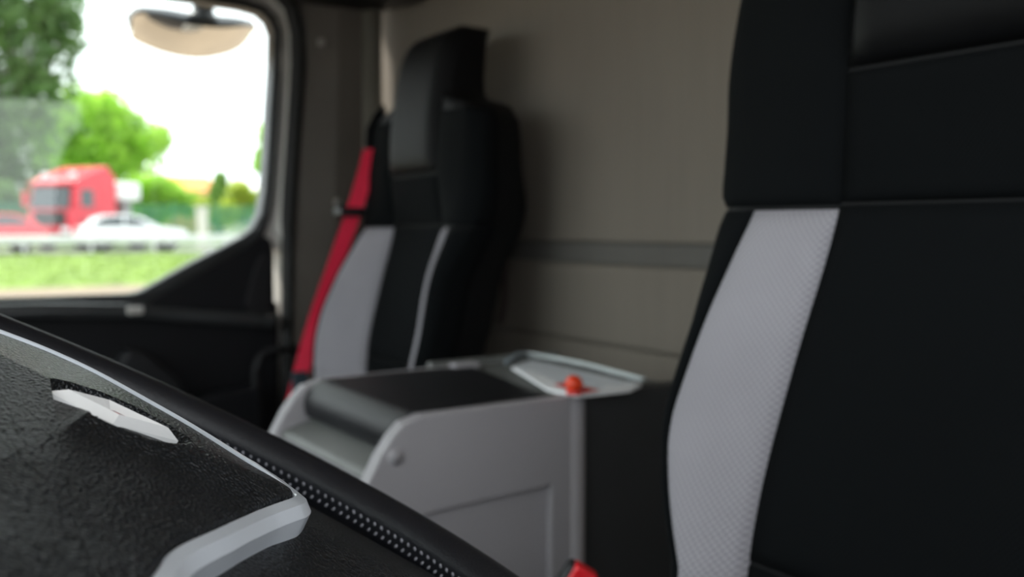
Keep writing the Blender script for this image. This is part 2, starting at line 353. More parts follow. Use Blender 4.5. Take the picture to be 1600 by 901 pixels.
# grab rail between door gap and side trim
gr = empty('grab_rail', 'bent black grab rail beside the red belt and door edge', 'rail', (aty(402, 700, DY-.09).x, DY-.09, 0))
gp = [aty(404, 560, DY-.09)+Vector((0, 0, -.62)), aty(400, 640, DY-.09), aty(399, 585, DY-.09), aty(404, 562, DY-.09), aty(418, 549, DY-.09), aty(440, 546, DY-.09), aty(474, 545, DY-.055)]
gp[0].x = gp[1].x; gp[0].z = .01
keep(tube('rail_tube', smooth_path(gp, 6), .0105, M['dark_plastic'], None, 12), gr)
keep(box('foot_plate', gp[0].x-.03, gp[0].x+.03, DY-.12, DY-.06, 0.0, .012, M['dark_plastic'], None, .003), gr)
p = aty(476, 545, DY-.05)
keep(box('wall_plate', p.x-.008, p.x+.03, p.y-.012, p.y+.014, p.z-.02, p.z+.02, M['dark_plastic'], None, .004), gr)

# ================================================================ SEATS
SO_T = [(-.66, .20), (-.5, .235), (-.36, .253), (-.25, .262), (-.17, .265), (-.09, .262), (-.02, .256), (.04, .254), (.12, .253), (.175, .250), (.21, .245), (.233, .229), (.250, .196), (.262, .150), (.271, .127), (.29, .121), (.36, .118), (.40, .108), (.418, .088), (.428, .05)]
SC_T = [(-.6, .118), (-.27, .130), (-.17, .128), (0, .1135), (.13, .106), (.43, .106)]
GAP_T = [(-.6, .03), (-.4, .03), (-.2, .022), (-.1, .030), (-.03, .050), (.02, .068), (.2, .05), (.26, .02), (.43, .006)]
B_T = [(-.66, .01), (-.5, .05), (-.35, .078), (-.2, .078), (-.1, .066), (-.03, .045), (.02, .026), (.06, .012), (.1, .003), (.24, .0), (.28, -.004), (.43, -.012)]
TH_T = [(-.66, .06), (-.3, .065), (-.1, .095), (.05, .13), (.2, .12), (.3, .10), (.42, .085)]
HF_T = [(-.66, -.035), (-.45, -.01), (-.28, .012), (-.12, .006), (0, 0), (.06, .016), (.12, .033), (.2, .042), (.26, .044), (.36, .042), (.41, .026), (.428, -.005)]
def seat(label, yc, x0, recl, headpuff, bs=1.0, lift=0.0, wlow=1.0):
    root = empty('cab_seat', label, 'seat', (x0-.1, yc, 0), 'cab seats')
    tr = math.tan(math.radians(recl)); H = globals()['H']+lift; zf = -globals()['H']
    def P(wv, z, dd=0.0):
        sg_ = 1 if wv >= 0 else -1; a = abs(wv)
        so = sinterp(SO_T, z)*(1+(wlow-1)*min(1, max(0, (.02-z)/.12))); so *= 1-(.17 if wlow < 1 else 0)*min(1, max(0, (-.17-z)/.12))**1.4
        if wlow == 1: so *= 1-.085*math.exp(-((z+.09)/.085)**2)
        sc = min(sinterp(SC_T, z), so*.9); g = max(sc+.004, so-interp(GAP_T, z)); b = sinterp(B_T, z); b = b*bs if b > 0 else b; th = interp(TH_T, z)
        if a <= 1: s = sc*a; d = 0
        elif a <= 2:
            t = a-1; s = sc+(g-sc)*t; d = b*(.85*t+.15*(.5-.5*math.cos(math.pi*t)))+.004*math.sin(math.pi*t)
        elif a <= 3:
            t = (a-2)*math.pi/2; s = g+(so-g)*math.sin(t); d = b-.035*(1-math.cos(t))
        else:
            t = a-3; s = so-.012*t*t; d = (b-.035)+(-th-(b-.035))*t
        # outward direction for thickness offsets
        if a <= 2.2: ox, oy = 1, 0
        elif a <= 3: q = (a-2.2)/.8*math.pi/2; ox, oy = math.cos(q), math.sin(q)
        else: ox, oy = 0, 1
        d += sinterp(HF_T, z) + dd*ox; s += dd*oy
        return Vector((x0+tr*z-d, yc+sg_*s, H+z))
    # body shell
    zs_ = [-.66+.03*i for i in range(30)]+[.24, .25, .26, .268, .28, .30, .33, .36, .385, .40, .41, .418, .424, .428]
    zs_ = sorted(set(round(z, 4) for z in zs_ if z <= .428)); ws = []
    for i in range(-40, 41): ws.append(i/10)
    V = []; Fc = []; n = len(ws)
    for z in zs_:
        for wv in ws: V.append(P(wv, z, -.006))
    for i in range(len(zs_)-1):
        for k in range(n-1): Fc.append((i*n+k, i*n+k+1, i*n+n+k+1, i*n+n+k))
        Fc.append((i*n+n-1, i*n, i*n+n, i*n+2*n-1))
    Fc.append(tuple(range(n))); Fc.append(tuple(range((len(zs_)-1)*n, len(zs_)*n)))
    keep(fixn(mesh('back_shell', V, Fc, M['seat_vinyl'])), root)
    def patch(name, w0, w1, z0, z1, m, puff=.006, extra=0.0, nu=14, nv=24, lab=None, slope=0.0, e=8):
        f0 = w0 if callable(w0) else (lambda t: w0); f1 = w1 if callable(w1) else (lambda t: w1)
        V = []; Fc = []
        for layer in (0, 1):
            for j in range(nv+1):
                v = j/nv
                for i in range(nu+1):
                    u = i/nu; wv = f0(v)+(f1(v)-f0(v))*u
                    z = z0+(z1-z0)*v + slope*u*v
                    pf = (1-abs(2*u-1)**e)*(1-abs(2*v-1)**(e*2))
                    dd = -.0045+(puff+extra*math.sin(math.pi*min(1, max(0, v)))**.5)*pf if layer == 0 else -.012
                    V.append(P(wv, z, dd))
        N = (nu+1)*(nv+1)
        for j in range(nv):
            for i in range(nu):
                a = j*(nu+1)+i; Fc.append((a, a+1, a+nu+2, a+nu+1)); Fc.append((N+a, N+a+nu+1, N+a+nu+2, N+a+1))
        bd = list(range(nu+1))+[j*(nu+1)+nu for j in range(1, nv+1)]+[nv*(nu+1)+i for i in range(nu-1, -1, -1)]+[j*(nu+1) for j in range(nv-1, 0, -1)]
        for a, b in zip(bd, bd[1:]+bd[:1]): Fc.append((a, a+N, b+N, b))
        o = keep(fixn(mesh(name, V, Fc, m)), root)
        if lab: o['label'] = lab
        return o
    patch('head_pad', -1, 1, .114, .415, M['seat_vinyl'], .006, headpuff, nv=30, e=10)
    patch('upper_back_panel', -1, 1, .006, .110, M['seat_black'], .0055, nv=16)
    patch('center_panel', -1, 1, -.283, .003, M['seat_black'], .0055, e=12)
    patch('lumbar_panel', -1, 1, -.60, -.287, M['seat_black'], .0055, e=12)
    for sd in (1, -1):
        patch('wing_panel', sd*1.0, sd*3.3, .004, .235, M['seat_black'], .005, nu=24, e=14)
        patch('grey_bolster', sd*1.0, sd*2.0, -.56, .0, M['seat_grey'], .008, nu=16, nv=48, lab='light grey mesh fabric bolster', e=14)
        patch('outer_bolster', sd*2.02, sd*3.4, -.56, -.0, M['seat_black'], .004, nu=14, nv=48, e=14)
    # cushion, base
    zc = -.60
    cx = x0+tr*zc-.03
    bm = box_bm(cx-.47, cx+.04, yc-.255, yc+.255, H+zc-.08, H+zc+.035, .035, 4)
    keep(bmo('seat_cushion', bm, M['seat_black'], None, True), root)
    for sd in (1, -1):
        keep(bmo('cushion_bolster', box_bm(cx-.46, cx+.0, yc+sd*.20-.05, yc+sd*.20+.05, H+zc-.04, H+zc+.055, .03, 4), M['seat_vinyl'], None, True), root)
    keep(box('seat_pan', cx-.42, cx+.08, yc-.21, yc+.21, H+zc-.14, H+zc-.075, M['dark_plastic'], None, .015), root)
    keep(box('suspension_box', cx-.36, cx+.04, yc-.17, yc+.17, .03, H+zc-.13, M['dark_plastic'], None, .03), root)
    keep(box('floor_plate', cx-.40, cx+.08, yc-.20, yc+.20, 0, .035, M['steel'], None, .008), root)
    keep(tube('recline_knob', [Vector((cx+.02, yc-.27, H+zc+.02)), Vector((cx+.02, yc-.235, H+zc+.02))], .032, M['dark_plastic'], None, 18), root)
    return root, P
PYC = 1.78; DYC = .38
pseat, PP = seat('black passenger seat with grey bolsters behind the console', PYC, .945, 10, .010)
dseat, PD = seat('large black driver seat with light grey bolster, nearest the camera', DYC, .650, 14, .02, .45, .015, .90)
# small bracket and pale strap visible between passenger seat and back wall
br = empty('strap_bracket', 'narrow brownish strap hanging behind the passenger seat', 'strap', (WX-.05, 1.76, 0))
a = atx(790, 395, WX-.03); b = atx(789, 470, WX-.03); c = atx(782, 503, WX-.03)
ss = mat('brown strap', (.13, .10, .09), .8, noise_scale=20, bump=.2)
keep(ribbon('strap', smooth_path([atx(806, 318, WX-.012), a, b, c], 6), .030, Vector((0, 1, 0)), .003, ss), br)
keep(box('strap_anchor', WX-.022, WX-.002, atx(806, 318, WX).y-.022, atx(806, 318, WX).y+.022, atx(806, 322, WX).z-.012, atx(806, 310, WX).z+.008, M['bolt'], None, .003), br)

# ---------------------------------------------------------------- passenger's red belt
rb = empty('seat_belt', 'bright red seat belt hanging along the passenger seat', 'belt', (.8, 2.03, 0))
bp_ = [aty(581, 232, 1.965), aty(570, 275, 1.985), aty(551, 336, 2.01), aty(523, 415, 2.05), aty(492, 505, 2.09), aty(470, 585, 2.10), aty(458, 640, 2.105), aty(450, 700, 2.11)]
path = smooth_path(bp_, 8)
wd = Vector((.84, -.45, .12))
keep(ribbon('webbing', path, [.040]*len(path), wd, .0016, M['belt']), rb)
tb = bmesh.new(); pt = aty(467, 597, 2.085)
keep(bmo('belt_tongue', box_bm(pt.x-.018, pt.x+.020, pt.y-.010, pt.y+.004, pt.z-.026, pt.z+.026, .004), M['belt_dark'], None), rb)
pg = aty(549, 331, 2.0)
g = bmo('belt_guide', box_bm(pg.x-.034, pg.x+.034, pg.y-.018, pg.y+.028, pg.z-.010, pg.z+.010, .005), M['dark_plastic'], None); keep(g, rb)
keep(tube('guide_stalk', [pg+Vector((-.02, .02, 0)), aty(530, 318, DY-.06)], .0045, M['dark_plastic'], None, 8), rb)
pb = aty(455, 720, 2.11)
keep(box('floor_anchor', pb.x-.03, pb.x+.03, 2.09, 2.13, 0, pb.z+.04, M['dark_plastic'], None, .01), rb)
# shoulder outlet of the belt on the seat's outer shoulder
so2 = [aty(x, y, 1.975) for x, y in ((600, 160), (585, 175), (571, 200), (569, 230), (584, 238), (592, 225), (600, 205))]
o = prism('belt_outlet', so2, (.03, .05, 0), M['seat_vinyl'], None, .008, 3); o.parent = None; keep(o, pseat)

# ---------------------------------------------------------------- driver's buckle
bk = empty('belt_buckle', 'black belt buckle with red button below the driver seat bolster', 'buckle', (.53, .70, 0))
p = aty(908, 905, .70)
Rb = Matrix.Translation(p) @ Matrix.Rotation(math.radians(-33.8), 4, 'Z') @ Matrix.Rotation(math.radians(32), 4, 'Y')
bm = box_bm(-.020, .020, -.012, .012, -.06, .012, .006, 3); bm.transform(Rb); keep(bmo('buckle_housing', bm, M['dark_plastic'], None), bk)
bm = box_bm(-.0150, .0105, -.0150, .004, -.050, .0145, .004, 3); bm.transform(Rb); keep(bmo('release_button', bm, M['red_plastic'], None), bk)
keep(tube('stalk', smooth_path([Rb @ Vector((0, 0, -.05)), p+Vector((.05, .0, -.25)), Vector((.60, .70, .012))], 6), .008, M['dark_plastic'], None, 8), bk)

# ================================================================ CENTRE CONSOLE
cs = empty('storage_console', 'light grey storage console with black padded lid between the seats', 'console', (.65, 1.12, 0))
Y0, Y1 = .955, 1.285; ZT = H-.2185
chk = [(.35, 0), (.395, H-.42), (.437, H-.300), (.458, H-.262), (.474, H-.240), (.490, H-.225), (.515, ZT), (.742, ZT+.001), (.742, 0)]
def sm2(pl): return pl
def cheek(name, y0, y1):
    return keep(prism(name, [(x, y0, z) for x, z in chk], (0, y1-y0, 0), M['console'], None, .006, 3), cs)
cheek('side_cheek', Y0+.010, Y0+.024); cheek('side_cheek', Y1-.022, Y1)
fp = [(.742, 0), (.742, ZT+.001), (.515, ZT), (.490, H-.225), (.474, H-.240), (.458, H-.262), (.437, H-.300), (.395, H-.42), (.35, 0), (.425, 0), (.447, H-.42), (.456, H-.385), (.470, H-.358), (.492, H-.342), (.525, H-.336), (.700, H-.330), (.700, 0)]
keep(prism('side_face', [(x, Y0, z) for x, z in fp], (0, .011, 0), M['console'], None, .0025, 2), cs)
# rounded vertical rib at the rear of the near face
keep(tube('corner_rib', [Vector((.742, Y0+.018, 0)), Vector((.742, Y0+.018, ZT-.001))], .021, M['console'], None, 18), cs)
keep(tube('cheek_button', [Vector((.478, Y0-.003, H-.262)), Vector((.478, Y0+.01, H-.262))], .0095, M['console'], None, 18), cs)
# inner box, front lip, ledge
yi0, yi1 = Y0+.022, Y1-.022
keep(prism('front_panel', [(.352, yi0, 0), (.397, yi0, H-.42), (.440, yi0, H-.302), (.452, yi0, H-.296), (.505, yi0, H-.286), (.505, yi0, 0)], (0, yi1-yi0, 0), M['console'], None, .004), cs)
keep(prism('front_ledge', [(.452, yi0, H-.292), (.458, yi0, H-.284), (.515, yi0, H-.268), (.515, yi0, H-.292)], (0, yi1-yi0, 0), M['tray'], None, .002), cs)
# padded lid rolling over the front
lidp = []
for i in range(13):
    an = math.pi*(1.15-.65*i/12)
    lidp.append((.522+.034*math.cos(an), H-.252+.034*math.sin(an)))
lidp += [(.60, H-.2165), (.66, H-.2170), (.71, H-.2175), (.71, H-.265), (.53, H-.275)]
ld = prism('padded_lid', [(x, yi0+.002, z) for x, z in lidp], (0, yi1-yi0-.004, 0), M['lid'], None, 0, smooth=False); keep(ld, cs)
# rear corner of the lid (its rear edge runs slantwise)
keep(prism('lid_tail', [(.708, yi0+.01, H-.2178), (.765, yi1-.002, H-.2178), (.708, yi1-.002, H-.2178)], (0, 0, -.03), M['lid'], None), cs)
bm = bmesh.new(); bmesh.ops.create_uvsphere(bm, u_segments=24, v_segments=12, radius=1, matrix=Matrix.Translation((.705, 1.145, H-.2165)) @ Matrix.Rotation(.3, 4, 'Z') @ Matrix.Diagonal((.034, .062, .0065, 1)))
t_ = keep(bmo('lid_tab', bm, M['ledge_black'], None, True), cs); t_.parent = cs
# rear tray
keep(box('rear_tray', .70, .93, Y0+.02, Y1, .02, H-.222, M['tray'], None, .004), cs)
keep(box('tray_rim', .70, .95, Y1-.012, Y1+.004, H-.24, H-.210, M['tray'], None, .004), cs)
keep(prism('rear_flank', [(.745, Y0+.012, 0), (.745, Y0+.012, ZT-.002), (.765, Y0+.008, ZT-.001), (.95, Y0-.02, ZT+.004), (.95, Y0-.02, 0)], (0, .03, 0), M['console_dark'], None, .004), cs)  # rear part of the near face, in a darker tone
# latch nub on the far rim
bm = bmesh.new(); 
p = aty(722, 572, Y1-.02)
keep(box('hinge_nub', p.x-.02, p.x+.025, Y1-.034, Y1-.010, ZT-.004, ZT+.006, M['console'], None, .003), cs)

# ---------------------------------------------------------------- papers and the red ball on the rear tray
ZP = H-.2165
def pz(px, py, z=ZP):
    d = ray(px, py); k = (z-H)/d.z; return Vector((d.x*k, d.y*k, z))
pp = [pz(800, 577), pz(830, 565), pz(1002, 605), pz(985, 613), pz(905, 622), pz(856, 612)]
o = prism('paper_sheet', [(p.x, p.y, ZP+.0005) for p in pp], (0, 0, .004), M['paper'], None); tag(o, 'white folded papers lying on the console tray', 'papers')
red = prism('red_print', [(p.x, p.y, ZP+.0047) for p in (pz(866, 606), pz(884, 602), pz(935, 615), pz(912, 620))], (0, 0, .0006), M['paper_red'], None); keep(red, o)
fold = [pz(806, 566), pz(850, 562), pz(930, 583), pz(1003, 602), pz(990, 606), pz(900, 587)]
o2 = empty('plastic_sleeve', 'clear crumpled plastic sleeve around the white papers', 'sleeve', (.78, 1.1, ZP+.005))
V = []; Fc = []; nu, nv = 16, 10
c00, c10, c01, c11 = pz(790, 574), pz(905, 622), pz(822, 560), pz(1006, 604)
for j in range(nv+1):
    for i in range(nu+1):
        u, v = i/nu, j/nv; p = (c00*(1-u)+c10*u)*(1-v)+(c01*(1-u)+c11*u)*v
        hz = .005+.004*noise.noise(p*38)+.003*noise.noise(p*80+Vector((3, 1, 0)))
        V.append(Vector((p.x, p.y, ZP+max(.006, hz+.004))))
N = len(V); V += [v+Vector((0, 0, .0006)) for v in V]
for j in range(nv):
    for i in range(nu):
        a_ = j*(nu+1)+i; Fc += [(a_, a_+nu+1, a_+nu+2, a_+1), (N+a_, N+a_+1, N+a_+nu+2, N+a_+nu+1)]
keep(mesh('sleeve_film', V, Fc, M['foil']), o2)
e_ = smooth_path([c01+Vector((0, 0, .009)), (c01*.5+c11*.5)+Vector((0, 0, .013)), c11+Vector((0, 0, .010))], 8)
keep(tube('sleeve_edge', e_, .0032, mat('frosted sleeve edge', (.55, .60, .60), .35, noise_scale=30), None, 8), o2)
e_ = smooth_path([c00+Vector((0, 0, .008)), c00*.5+c01*.5+Vector((0, 0, .014)), c01+Vector((0, 0, .009))], 8)
keep(tube('sleeve_edge', e_, .003, mat('grey sleeve end', (.30, .36, .40), .4, noise_scale=30), None, 8), o2)
rbp = pz(897, 598, ZP+.02)
ob = empty('red_ball', 'small round orange red ball sitting on the white papers', 'ball', (rbp.x, rbp.y, ZP+.005))
bm = bmesh.new(); bmesh.ops.create_uvsphere(bm, u_segments=20, v_segments=12, radius=.0115, matrix=Matrix.Translation((rbp.x, rbp.y, ZP+.0185)))
keep(bmo('ball_body', bm, M['orange_red'], None, True), ob)
keep(tube('ball_base', [Vector((rbp.x, rbp.y, ZP+.0055)), Vector((rbp.x, rbp.y, ZP+.011))], .010, M['paper_red'], None, 16), ob)

# ================================================================ STEERING WHEEL
CW = Vector((.0693, .40, H-.0976)); TL = .4851; PS = .0856
U = Vector((-math.cos(TL), 0, math.sin(TL))); V0 = Vector((0, 1, 0)); N0 = Vector((math.sin(TL), 0, math.cos(TL)))
Vv = V0*math.cos(PS)+N0*math.sin(PS); Nn = N0*math.cos(PS)-V0*math.sin(PS)
def SWP(a, b, h): return CW+U*a+Vv*b+Nn*h
sw = empty('steering_wheel', 'black stitched steering wheel with chrome trimmed hub in the foreground', 'steering wheel', tuple(SWP(0, 0, -.06)))
RW = .235; RT = .0148
def rimpt(th, ph, r=RT, grow=1.0):
    return SWP((RW+r*math.cos(ph))*math.cos(th), (RW+r*math.cos(ph))*math.sin(th), r*math.sin(ph)*1.02)
V = []; Fc = []; NT, NP = 220, 28
for i in range(NT):
    th = 2*math.pi*i/NT
    dg = math.degrees(th)
    for k in range(NP):
        ph = 2*math.pi*k/NP
        # slightly fatter stitched grip, seam groove on the inside
        r = RT
        d = abs(((ph-math.radians(196)+math.pi) % (2*math.pi))-math.pi)
        r -= .0012*math.exp(-(d/.10)**2)
        V.append(rimpt(th, ph, r))
for i in range(NT):
    for k in range(NP):
        j = (i+1) % NT; Fc.append((i*NP+k, i*NP+(k+1) % NP, j*NP+(k+1) % NP, j*NP+k))
keep(fixn(mesh('rim', V, Fc, M['leather'])), sw)
# stitches: two rows along the inner seam
bm = bmesh.new()
for i in range(250):
    th = 2*math.pi*i/250
    for row, pc in enumerate((196-11, 196+11)):
        p = rimpt(th+(row*.5)*2*math.pi/250, math.radians(pc), RT+.0002)
        q_ = rimpt(th+(row*.5)*2*math.pi/250+.006, math.radians(196), RT-.001)
        d_ = (q_-p).normalized(); rt = Vector((0, 0, 1)).rotation_difference(d_).to_matrix().to_4x4()
        bmesh.ops.create_icosphere(bm, subdivisions=1, radius=1, matrix=Matrix.Translation(p*.85+q_*.15) @ rt @ Matrix.Diagonal((.00098, .00098, .0016, 1)))
st = bmo('stitching', bm, M['thread'], None, True); st['kind'] = 'stuff'; keep(st, sw)
# hub outline (a = towards the dash, b = towards the passenger)
HC = [(-.16, -.004), (-.12, .006), (-.085, .0182), (-.063, .0205), (-.03, .0228), (0, .0245), (.03, .0238), (.06, .0215), (.10, .014), (.14, .004)]
FT = [(-.24, .042), (-.20, .036), (-.15, .028), (-.116, .022), (-.09, .019), (-.06, .0135), (-.026, .0072), (-.01, .0018), (0, 0)]
def flank(b): return sinterp(FT, b) if b < 0 else .036*b
def padh(a, b): return sinterp(HC, a)-flank(b)
def emb(a, b):                            # lens-shaped emblem well: >0 inside
    return 1-(((a-.0015)/.032)**2)-(((b-.012)/.027)**2)
OUT = [(.115, -.190), (.055, -.186), (.022, -.150), (.004, -.116), (-.008, -.090), (-.031, -.060), (-.057, -.027), (-.076, -.008), (-.082, .004), (-.076, .014), (-.064, .029), (-.044, .067), (-.019, .092), (.011, .117), (.042, .130), (.115, .138)]
def loop2(pl, n=10):
    return [(p.x, p.y) for p in smooth_path([Vector((a, b, 0)) for a, b in pl], n)]
OL = loop2(OUT, 14)
def inside(a, b, poly):
    c = False; n = len(poly); j = n-1
    for i in range(n):
        (xi, yi), (xj, yj) = poly[i], poly[j]
        if ((yi > b) != (yj > b)) and (a < (xj-xi)*(b-yi)/(yj-yi)+xi): c = not c
        j = i
    return c
# pad: rows from the outline inwards (fan grid) so that its edge is clean
def padmesh():
    ca, cb = .012, 0.0
    N = len(OL); V = []; Fc = []
    fr = [1.0, .995, .985, .965]+[.94-.0105*i for i in range(90)]
    fr = [f for f in fr if f > .004]
    for f in fr:
        for (a, b) in OL:
            aa, bb = ca+(a-ca)*f, cb+(b-cb)*f
            h = padh(aa, bb)
            if f > .98: h -= .004*((f-.98)/.02)
            e = emb(aa, bb)
            if e > 0: q9 = min(1, e/.20); h -= .0055*q9*q9*(3-2*q9)
            V.append(SWP(aa, bb, h))
    V.append(SWP(ca, cb, padh(ca, cb)-.0055)); L_ = len(V)-1
    for i in range(len(fr)-1):
        for k in range(N-1): Fc.append((i*N+k, i*N+k+1, i*N+N+k+1, i*N+N+k))
    for k in range(N-1): Fc.append(((len(fr)-1)*N+k, (len(fr)-1)*N+k+1, L_))
    # front closing side between the two ends
    for i in range(len(fr)-1): Fc.append((i*N+N-1, i*N, i*N+N, i*N+2*N-1))
    Fc.append(((len(fr)-1)*N+N-1, (len(fr)-1)*N, L_))
    # skirt
    b0 = len(V)
    for (a, b) in OL: V.append(SWP(a, b, padh(a, b)-.03))
    for k in range(N): Fc.append((k, (k+1) % N, b0+(k+1) % N, b0+k))
    Fc.append(tuple(range(b0, b0+N)))
    return V, Fc
V, Fc = padmesh()
keep(fixn(mesh('airbag_cover', V, Fc, M['pad'])), sw)
# chrome trim following the outline: flat satin top with a bright outer bevel
def trimmesh(w_in, w_out, hi):
    V = []; Fc = []; n = len(OL)
    for i, (a, b) in enumerate(OL):
        a0, b0 = OL[max(i-1, 0)]; a1, b1 = OL[min(i+1, n-1)]
        ta, tb_ = a1-a0, b1-b0; L_ = math.hypot(ta, tb_) or 1; na, nb = -tb_/L_, ta/L_
        if na*(a-.03)+nb*b < 0: na, nb = -na, -nb
        k = interp([(-.17, .85), (-.10, .85), (-.05, .85), (-.01, .95), (.012, .7), (.03, .35), (.06, .2), (.14, .22)], b)
        for off, dh in ((-.0002, -.010), (0, hi*.5), (.0006, hi), (.0066*k, hi*.9), (.0072*k, hi*.5), (.0115*k, -.0026), (.0118*k, -.012)):
            aa, bb = a+na*off, b+nb*off
            V.append(SWP(aa, bb, padh(a, b)-.002+dh+.0022*min(1, max(0, (b-.005)/.02))))
    c = 7
    for i in range(n-1):
        for k in range(c): Fc.append((i*c+k, i*c+(k+1) % c, i*c+c+(k+1) % c, i*c+c+k))
    Fc += [tuple(range(c)), tuple(range((n-1)*c, n*c))]
    return V, Fc
V, Fc = trimmesh(0, 0, .0012)
o = keep(fixn(mesh('chrome_trim', V, Fc, M['chrome'], None, False)), sw); o['label'] = 'curved satin chrome trim strip'
# lower hub and spoke covers, reaching under the rim
def lowh(a, b): return .0085-(.85*flank(b) if b < 0 else .06*b)-.10*max(0, -a-.085)
V = []; Fc = []; na_, nb_ = 30, 44
for j in range(nb_+1):
    for i in range(na_+1):
        u = i/na_; v = -1+2*j/nb_
        a = -.215+u*.335; hw = sinterp([(-.22, .10), (-.16, .15), (-.10, .19), (-.04, .214), (.0, .222), (.05, .222), (.10, .205), (.13, .16)], a)
        b = v*hw; h = lowh(a, b)-.008*abs(v)**6
        V.append(SWP(a, b, h))
N = len(V); V += [v-Nn*.022 for v in V]; W_ = na_+1
for j in range(nb_):
    for i in range(na_): a_ = j*W_+i; Fc += [(a_, a_+1, a_+W_+1, a_+W_), (N+a_, N+a_+W_, N+a_+W_+1, N+a_+1)]
bd = list(range(W_))+[j*W_+na_ for j in range(1, nb_+1)]+[nb_*W_+i for i in range(na_-1, -1, -1)]+[j*W_ for j in range(nb_-1, 0, -1)]
for a_, b_ in zip(bd, bd[1:]+bd[:1]): Fc.append((a_, a_+N, b_+N, b_))
keep(fixn(mesh('spoke_cover', V, Fc, M['pad'])), sw)
# emblem: diamond ring in the well, its glare painted near white, and a red fleck
def emblem():
    V = []; Fc = []
    oc = [(.0285, .001), (.004, .0185), (-.0285, .001), (.004, -.0165)]; ic = [(.015, 0), (.001, .0080), (-.015, 0), (.001, -.0080)]
    def rnd(pl):
        out = []
        for i in range(4):
            p, q = pl[i], pl[(i+1) % 4]
            for k in range(6): t = k/6; out.append((p[0]+(q[0]-p[0])*t, p[1]+(q[1]-p[1])*t))
        return out
    o_, i_ = rnd(oc), rnd(ic); n = len(o_)
    for (a, b), (c, d) in zip(o_, i_):
        a, b, c, d = a+.0015, b+.014, c+.0015, d+.014
        m = ((a+c)/2, (b+d)/2); base = padh(.0015, .012)-.0056
        V += [SWP(a, b, base-.001), SWP(a, b, base+.0008), SWP(m[0], m[1], base+.0046), SWP(c, d, base+.0008), SWP(c, d, base-.001)]
    for i in range(n):
        j = (i+1) % n
        for k in range(5): Fc.append((i*5+k, i*5+(k+1) % 5, j*5+(k+1) % 5, j*5+k))
    return V, Fc
V, Fc = emblem(); o = keep(fixn(mesh('hub_emblem', V, Fc, M['emblem_glare'], None, False)), sw); o['label'] = 'diamond emblem with painted white glare in a lens shaped well'
hb = padh(.0015, .012)-.0052
keep(prism('emblem_inlay', [SWP(-.011, .012, hb), SWP(.002, .019, hb), SWP(.013, .012, hb), SWP(.002, .005, hb)], Nn*.002, M['emblem_red']), sw)
# column
keep(tube('steering_column', [SWP(0, 0, -.03), SWP(0, 0, -.14), SWP(.0, 0, -.42)], lambda t: .075-.02*t, M['dark_plastic'], None, 24), sw)

# ---------------------------------------------------------------- dashboard ahead of the wheel (out of frame, lights and reflections)
db = empty('dashboard', 'dark dashboard ahead of the steering wheel', 'dashboard', (-.7, 1.08, 0))
keep(prism('dash_top', [(-.915, LY+.02, H-.30), (-.55, LY+.02, H-.27), (-.44, LY+.02, H-.30), (-.42, LY+.02, H-.50), (-.55, LY+.02, .25), (-.915, LY+.02, .25)], (0, DY-LY-.10, 0), M['dark_plastic'], None, .02, 3), db)
keep(prism('binnacle', [(-.62, .12, H-.27), (-.52, .12, H-.20), (-.38, .12, H-.21), (-.36, .12, H-.33), (-.5, .12, H-.36)], (0, .42, 0), M['dark_plastic'], None, .015, 3), db)
keep(box('dash_leg', -.915, -.6, .9, 1.25, 0, .3, M['dark_plastic'], None, .02), db)

# ================================================================ OUTSIDE THE WINDOW
G = H-2.10                                  # yard level
def mk(col, **k): return mat('m%03d' % len(bpy.data.materials), col, **k)
concrete = mat('beige yard concrete', (.21, .155, .105), .85, noise_scale=.8, var=.12, bump=.2, bscale=40)
grassm = mat('mown grass', (.17, .26, .05), .85, noise_scale=1.5, var=.35, bump=.6, bscale=60)
asph = mat('grey asphalt', (.16, .16, .165), .85, noise_scale=2, var=.15, bump=.3, bscale=60)
YB0, YB1, RD = 36.5, 42.5, H-1.05
def slab(name, y0, y1, z0, z1, m, x0=-60, x1=90, th=.3):
    return fixn(mesh(name, [(x0, y0, z0), (x1, y0, z0), (x1, y1, z1), (x0, y1, z1), (x0, y0, z0-th), (x1, y0, z0-th), (x1, y1, z1-th), (x0, y1, z1-th)],
                [(0, 1, 2, 3), (7, 6, 5, 4), (0, 4, 5, 1), (1, 5, 6, 2), (2, 6, 7, 3), (3, 7, 4, 0)], m, None, False))
struct(slab('ground_yard', -40, YB0, G, G, concrete), 'beige concrete yard outside the cab', 'ground')
struct(slab('ground_bank', YB0, YB1, G, RD-.03, grassm), 'bright green grass bank below the guard rail', 'grass')
struct(slab('ground_road', YB1, 52, RD-.03, RD, asph), 'grey road behind the guard rail', 'road')
struct(slab('ground_verge', 52, 200, RD, RD+1, grassm, -120, 200), 'grass beyond the road', 'grass')
# tufts of grass on the bank
bm = bmesh.new(); V = []; Fc = []
for i in range(9000):
    x = random.uniform(-2, 20); y = random.uniform(YB0, YB1); z = G+(RD-.03-G)*(y-YB0)/(YB1-YB0)
    an = random.uniform(0, 6.28); ww = .03; hh = random.uniform(.05, .14); k = len(V)
    V += [(x-ww*math.cos(an), y-ww*math.sin(an), z-.01), (x+ww*math.cos(an), y+ww*math.sin(an), z-.01), (x+random.uniform(-.05, .05), y+random.uniform(-.05, .05), z+hh)]
    Fc.append((k, k+1, k+2))
gb = mesh('grass_blades', V, Fc, leafmat('grass blade', (.20, .30, .06), .4), None, False); gb['kind'] = 'stuff'; tag(gb, 'short bright green grass on the roadside bank', 'grass')
